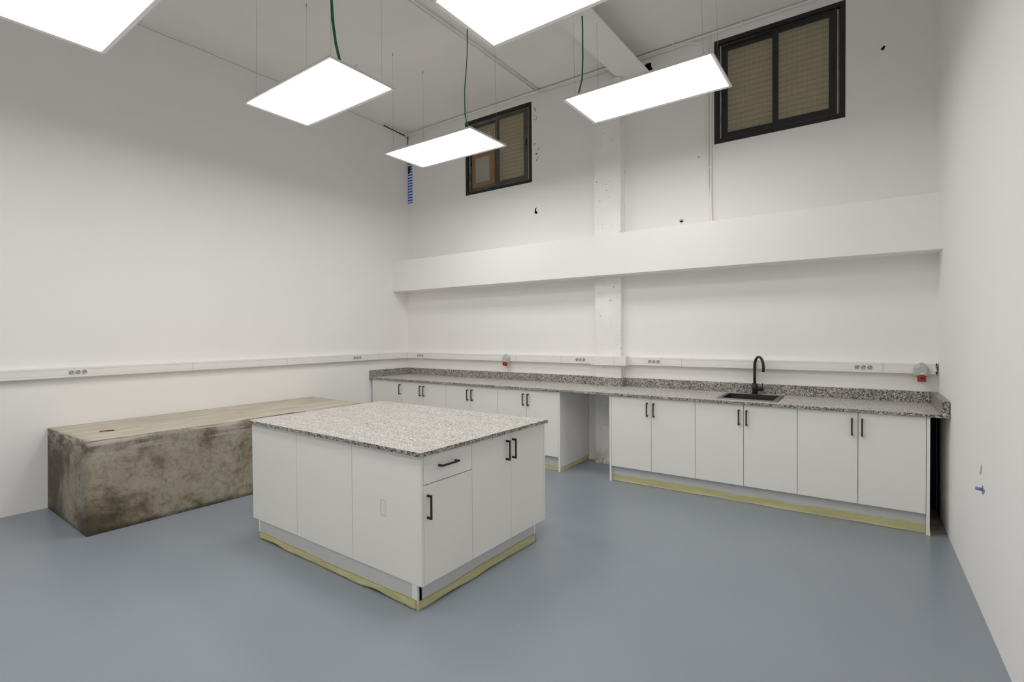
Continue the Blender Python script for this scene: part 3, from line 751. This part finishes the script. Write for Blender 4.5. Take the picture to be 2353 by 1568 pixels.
tape('long strip of yellow masking tape along the foot of the sink run', (3.692, -0.662, 0), (6.170, -0.662, 0), (0, -1, 0), 0.070, 0.001, 0.007)
tape('yellow masking tape along the foot of the cabinet panel facing the kneehole', (3.0897, -0.700, 0), (3.0897, -0.02, 0), (1, 0, 0), 0.052, 0.001, 0.010)
tape('yellow masking tape on the plinth left of the kneehole, mostly hidden behind the island', (1.9, -0.662, 0), (3.066, -0.662, 0), (0, -1, 0), 0.055, 0.001, 0.007)
o = tape('scrap of yellow masking tape at the foot of the right-hand end panel', (6.1935, -0.690, 0), (6.1935, -0.58, 0), (1, 0, 0), 0.055, 0.002, 0.006)
MB().hexa([(6.171, -0.7045, 0.002), (6.196, -0.7045, 0.002), (6.196, -0.7030, 0.002), (6.171, -0.7030, 0.002)],
          [(6.171, -0.7045, 0.042), (6.196, -0.7045, 0.030), (6.196, -0.7030, 0.030), (6.171, -0.7030, 0.042)]).build('front_flap', 'masking_tape', o)

# ------------------------------------------------------------------ sink and tap
sk = thing('kitchen_sink', 'black inset sink with a grey rim in the granite worktop', 'sink', (4.93, -0.37, ZT))
RX0, RX1, RY0, RY1 = 4.675, 5.187, -0.612, -0.142
m = MB()
ix0, ix1, iy0, iy1 = RX0 + 0.042, RX1 - 0.042, RY0 + 0.042, RY1 - 0.042
ro = [m.bm.verts.new(p) for p in ((RX0, RY0, ZT + .0012), (RX1, RY0, ZT + .0012), (RX1, RY1, ZT + .0012), (RX0, RY1, ZT + .0012))]
rt = [m.bm.verts.new(p) for p in ((RX0 + .006, RY0 + .006, ZT + .008), (RX1 - .006, RY0 + .006, ZT + .008), (RX1 - .006, RY1 - .006, ZT + .008), (RX0 + .006, RY1 - .006, ZT + .008))]
ri = [m.bm.verts.new(p) for p in ((ix0, iy0, ZT + .007), (ix1, iy0, ZT + .007), (ix1, iy1, ZT + .007), (ix0, iy1, ZT + .007))]
for a, b in ((ro, rt), (rt, ri)):
    for i in range(4): m.bm.faces.new((a[i], a[(i + 1) % 4], b[(i + 1) % 4], b[i]))
m.build('rim', 'sink_rim', sk)
m = MB()
a = [m.bm.verts.new(p) for p in ((ix0, iy0, ZT + .007), (ix1, iy0, ZT + .007), (ix1, iy1, ZT + .007), (ix0, iy1, ZT + .007))]
b = [m.bm.verts.new(p) for p in ((ix0 + .012, iy0 + .012, ZT - .17), (ix1 - .012, iy0 + .012, ZT - .17), (ix1 - .012, iy1 - .012, ZT - .17), (ix0 + .012, iy1 - .012, ZT - .17))]
for i in range(4): m.bm.faces.new((a[i], a[(i + 1) % 4], b[(i + 1) % 4], b[i]))
m.bm.faces.new(b)
m.build('basin', 'sink_black', sk)
MB().cyl((4.935, iy1 - .006, ZT - .055), (4.935, iy1 - .013, ZT - .055), 0.022, 20).build('overflow', 'black_matt', sk)
MB().cyl((4.935, iy1 - .013, ZT - .05), (4.935, iy1 - .017, ZT - .05), 0.007, 12).build('overflow_screw', 'chrome', sk)
MB().cyl((4.93, -0.377, ZT - .170), (4.93, -0.377, ZT - .166), 0.042, 24).build('drain', 'chrome', sk)
tp = thing('kitchen_tap', 'tall matt black gooseneck tap behind the sink', 'tap', (4.919, -0.077, ZT))
TX, TY = 4.919, -0.077
m = MB(); m.cyl((TX, TY, ZT + .0005), (TX, TY, ZT + .006), 0.031, 24); m.cyl((TX, TY, ZT + .006), (TX, TY, ZT + .105), 0.0235, 24); m.build('body', 'black_matt', tp)
th = 0.55; R = 0.098; dx, dy = math.sin(th), -math.cos(th)
pts = [(TX, TY, ZT + .10), (TX, TY, ZT + .18), (TX, TY, ZT + .27)]
for k in range(1, 17):
    a = PI - k * (PI + 0.15) / 16
    u = R + R * math.cos(a); w = R * math.sin(a)
    pts.append((TX + dx * u, TY + dy * u, ZT + .27 + w))
e = pts[-1]; pts.append((e[0] + dx * -.004, e[1] + dy * -.004, e[2] - 0.022))
m = MB(); m.tube(pts, 0.0125, 14); m.build('spout', 'black_matt', tp)
m = MB(); m.cyl((TX + .02, TY, ZT + .052), (TX + .078, TY, ZT + .052), 0.0185, 20); m.build('mixer', 'black_matt', tp)
m = MB(); m.tube([(TX + .071, TY, ZT + .06), (TX + .071, TY - .004, ZT + .085), (TX + .072, TY - .012, ZT + .112)], 0.004, 8); m.build('lever', 'black_matt', tp)

# ------------------------------------------------------------------ island
IM = Matrix.Translation((3.8593, -3.562, 0)) @ Matrix.Rotation(-0.0249, 4, 'Z')
IW, ID, IH = 1.8575, 1.2683, 0.8781
IZ0, IZ1 = 0.141, IH - 0.0240
def ipos(a, b, z=0): return tuple(IM @ Vector((a, b, z)))
AL, AR = -1.8413, -0.024         # door planes at the two ends
BF, BB = 0.0244, 1.2590
def icab(label, cx, cy, name='base_cabinet'):
    return thing(name, label, 'cabinet', ipos(cx, cy), 'white island cabinets')
# drawer unit at the near corner
r = icab('white island cabinet with one drawer over one door, at the near corner', -0.32, 0.24, 'drawer_cabinet')
MB(IM).box(-0.606, AR - 0.032, BF + 0.0185, 0.4420, IZ0, IZ1 - .001).build('carcass', 'cabinet_edge', r)
m = MB(IM); m.box(-0.6245, AR, BF, BF + 0.0180, IZ0, IZ1 - .0005, bev=0.0008); sp = m.build('side_panel', 'cabinet_white', r)
def wire_rect(mm, a0, a1, z0, z1, w=0.0016):
    y = BF - 0.0006
    for q in ((a0, a1, z0, z0 + w), (a0, a1, z1 - w, z1), (a0, a0 + w, z0, z1), (a1 - w, a1, z0, z1)): mm.box(q[0], q[1], y, BF + .0002, q[2], q[3])
m = MB(IM); wire_rect(m, -0.360, -0.313, 0.465, 0.560); wire_rect(m, -0.356, -0.330, 0.470, 0.555, 0.0010); m.build('pencil_outline', 'pencil', sp)
m = MB(IM); m.box(AR - 0.018, AR, BF + 0.0205, 0.4420, 0.692, IZ1 - .003, bev=0.0008); d = m.build('drawer', 'cabinet_white', r)
handle(d, (AR, 0.2285, 0.778), 'y', IM, (1, 0, 0), 0.146)
m = MB(IM); m.box(AR - 0.018, AR, BF + 0.0200, 0.4425, IZ0, 0.687, bev=0.0008); d = m.build('door', 'cabinet_white', r)
handle(d, (AR, 0.0710, 0.5690), 'z', IM, (1, 0, 0), 0.133)
# double-door unit
r = icab('white double-door island cabinet facing the sink run', -0.32, 0.85)
MB(IM).box(-0.606, AR - 0.032, 0.4440, 1.2400, IZ0, IZ1 - .001).build('carcass', 'cabinet_edge', r)
for b0, b1, hb in ((0.4458, 0.8378, 0.790), (0.8416, 1.2445, 0.858)):
    m = MB(IM); m.box(AR - 0.018, AR, b0, b1, IZ0, IZ1 - .003, bev=0.0008); d = m.build('door', 'cabinet_white', r)
    handle(d, (AR, hb, 0.742), 'z', IM, (1, 0, 0), 0.133)
MB(IM).box(-0.6260, AR + .001, 1.2470, BB, IZ0, IZ1 - .0005, bev=0.0008).build('side_panel', 'cabinet_edge', r)
# the two plain-panelled units to the left
for a0, a1, lab in ((-1.2385, -0.6280, 'white island unit with the plain middle panel'), (AL, -1.2400, 'white island unit with the plain panel nearest the concrete bench')):
    r = icab(lab, (a0 + a1) / 2, 0.6)
    MB(IM).box(a0 + .001, a1 - .001, BF + 0.030, BB, IZ0, IZ1 - .001).build('carcass', 'cabinet_edge', r)
    MB(IM).box(a0 + .0012, a1 - .0012, BF, BF + 0.0180, IZ0, IZ1 - .0005, bev=0.0008).build('panel', 'cabinet_white', r)
# plinth
r = thing('island_plinth', 'recessed grey plinth carrying the island', 'plinth', ipos(-0.9, 0.6))
TA0, TA1, TB0, TB1 = -1.7617, -0.0541, 0.0268, 1.1718
m = MB(IM); m.box(TA0 + .022, TA1 - 0.052, TB0 + .003, TB0 + 0.019, 0.012, IZ0 - .001); m.build('board', 'toe_board', r)
m = MB(IM); m.box(TA1 - 0.018, TA1, TB0 + 0.028, TB1 - .022, 0.012, IZ0 - .001); m.build('board', 'toe_board', r)
m = MB(IM); m.box(TA0, TA0 + 0.018, TB0 + .019, TB1 - .02, 0.012, IZ0 - .001); m.build('board', 'toe_board', r)
m = MB(IM); m.box(TA0 + .02, TA1 - .02, TB1 - 0.018, TB1, 0.012, IZ0 - .001); m.build('board', 'toe_board', r)
for a0, a1, b0, b1 in ((TA1 - 0.051, TA1 - 0.012, TB0, TB0 + 0.018), (TA0, TA0 + 0.020, TB0, TB0 + 0.018), (TA1 - 0.018, TA1, TB1 - 0.019, TB1)):
    MB(IM).box(a0, a1, b0, b1, 0, IZ0 - .001).build('corner_post', 'cabinet_edge', r)
MB(IM).box(TA1 - 0.03, TA1 - 0.004, TB0 + 0.018, TB0 + 0.0275, 0.045, IZ0 - .001).build('dark_gap', 'void', r)
# granite top
r = thing('worktop', 'square speckled granite top on the white island', 'worktop', ipos(-IW / 2, ID / 2, IH - 0.0236), None)
m = slab([-IW, 0], [0, ID], [], IH - 0.0236, IH); m.M = IM; m.build('slab', ['granite', 'granite_top'], r)
for a, b, rr in ((-0.984, 0.412, 0.0075), (-0.869, 0.478, 0.0065)):
    MB(IM).cyl((a, b, IH - .002), (a, b, IH + 0.0006), rr, 14).build('drill_hole', 'void', r)
tape('yellow masking tape along the foot of the island, on the plain-panelled side', (TA0, TB0 + .001, 0), (TA1 - .012, TB0 + .001, 0), (0, -1, 0), 0.052, 0.001, 0.014, IM)
tape('yellow masking tape along the foot of the island, on the drawer side', (TA1, TB0 + .004, 0), (TA1, TB1, 0), (1, 0, 0), 0.058, 0.001, 0.010, IM)

# ------------------------------------------------------------------ concrete bench
m = MB()
bot = [(lw(-4.19) + .001, -4.188, 0), (0.990, -4.215, 0), (1.075, -1.700, 0), (lw(-1.64) + .001, -1.640, 0)]
top = [(lw(-4.18) + .001, -4.178, 0.705), (0.937, -4.180, 0.710), (0.990, -1.680, 0.715), (lw(-1.636) + .001, -1.636, 0.715)]
nu, nv, nw = 24, 40, 16
def lerp(a, b, t): return tuple(a[i] + (b[i] - a[i]) * t for i in range(3))
def face(a, b, c, d, n1, n2, mi):
    G = [[m.bm.verts.new(lerp(lerp(a, b, i / n1), lerp(d, c, i / n1), j / n2)) for j in range(n2 + 1)] for i in range(n1 + 1)]
    for i in range(n1):
        for j in range(n2):
            f = m.bm.faces.new((G[i][j], G[i + 1][j], G[i + 1][j + 1], G[i][j + 1])); f.material_index = mi; f.smooth = True
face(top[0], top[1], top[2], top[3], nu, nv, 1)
face(bot[0], bot[1], top[1], top[0], nu, nw, 0); face(bot[1], bot[2], top[2], top[1], nv, nw, 0); face(bot[2], bot[3], top[3], top[2], nu, nw, 0); face(bot[3], bot[0], top[0], top[3], nv, nw, 0)
face(bot[0], bot[3], bot[2], bot[1], nv, nu, 0)
bmesh.ops.remove_doubles(m.bm, verts=m.bm.verts, dist=0.0005)
from mathutils import noise
for v in m.bm.verts:
    p = v.co * 4.0
    if v.co.x > 0.05 and v.co.z > 0.01:
        v.co += Vector((noise.noise(p), noise.noise(p + Vector((9, 0, 0))), 0.6 * noise.noise(p + Vector((0, 9, 0))))) * 0.005
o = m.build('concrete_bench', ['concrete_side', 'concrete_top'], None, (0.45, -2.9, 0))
tag(o, 'low stained brown-grey concrete bench along the left wall', 'bench')
# a small nail lying on it
m = MB(); m.tube([(0.52, -3.99, 0.7135), (0.545, -3.93, 0.7145), (0.56, -3.90, 0.7145)], 0.004, 6); o = m.build('wood_splinter', 'frame_black', None, (0.54, -3.95, 0.709)); tag(o, 'tiny dark splinter lying on the concrete bench top', 'splinter')
# blue plug stub in the right wall
m = MB(); m.cyl((rw(-1.86) - 0.030, -1.862, 0.668), (rw(-1.86) + .004, -1.862, 0.664), 0.009, 10); m.box(rw(-1.9) - 0.004, rw(-1.9) + 0.003, -1.905, -1.86, 0.655, 0.675)
m.box(rw(-1.9) - 0.003, rw(-1.9) + 0.002, -1.868, -1.856, 0.640, 0.685)
o = m.build('wall_plug', 'blue_plug', None, (rw(-1.86), -1.862, 0.664)); tag(o, 'torn blue wall plug sticking out of the right wall', 'wall plug')

# ------------------------------------------------------------------ camera, world, view
cam = bpy.data.cameras.new('camera'); co = bpy.data.objects.new('camera', cam); COL.objects.link(co)
yaw, pit, rol = -0.6088, -0.0152, -0.0076
Rv = Vector((math.cos(yaw), -math.sin(yaw), 0)); Fv = Vector((math.sin(yaw), math.cos(yaw), 0)); Uv = Vector((0, 0, 1))
D = Fv * math.cos(pit) + Uv * math.sin(pit); Hv = -Fv * math.sin(pit) + Uv * math.cos(pit)
RR = Rv * math.cos(rol) + Hv * math.sin(rol); UU = -Rv * math.sin(rol) + Hv * math.cos(rol)
Mx = Matrix((RR, UU, -D)).transposed().to_4x4(); Mx.translation = Vector((5.7869, -5.4674, 1.5125))
co.matrix_world = Mx
cam.sensor_fit = 'HORIZONTAL'; cam.sensor_width = 36; cam.lens = 1156.77 / 2353 * 36; cam.clip_start = 0.02
S.camera = co
w = bpy.data.worlds.new('world'); S.world = w; w.use_nodes = True
w.node_tree.nodes['Background'].inputs['Color'].default_value = (0.8, 0.85, 0.9, 1)
w.node_tree.nodes['Background'].inputs['Strength'].default_value = 0.03
S.view_settings.view_transform = 'Standard'; S.view_settings.look = 'None'
S.view_settings.exposure = 0.17; S.view_settings.gamma = 1.0
S.view_settings.use_curve_mapping = False
S.cycles.max_bounces = 12; S.cycles.diffuse_bounces = 8
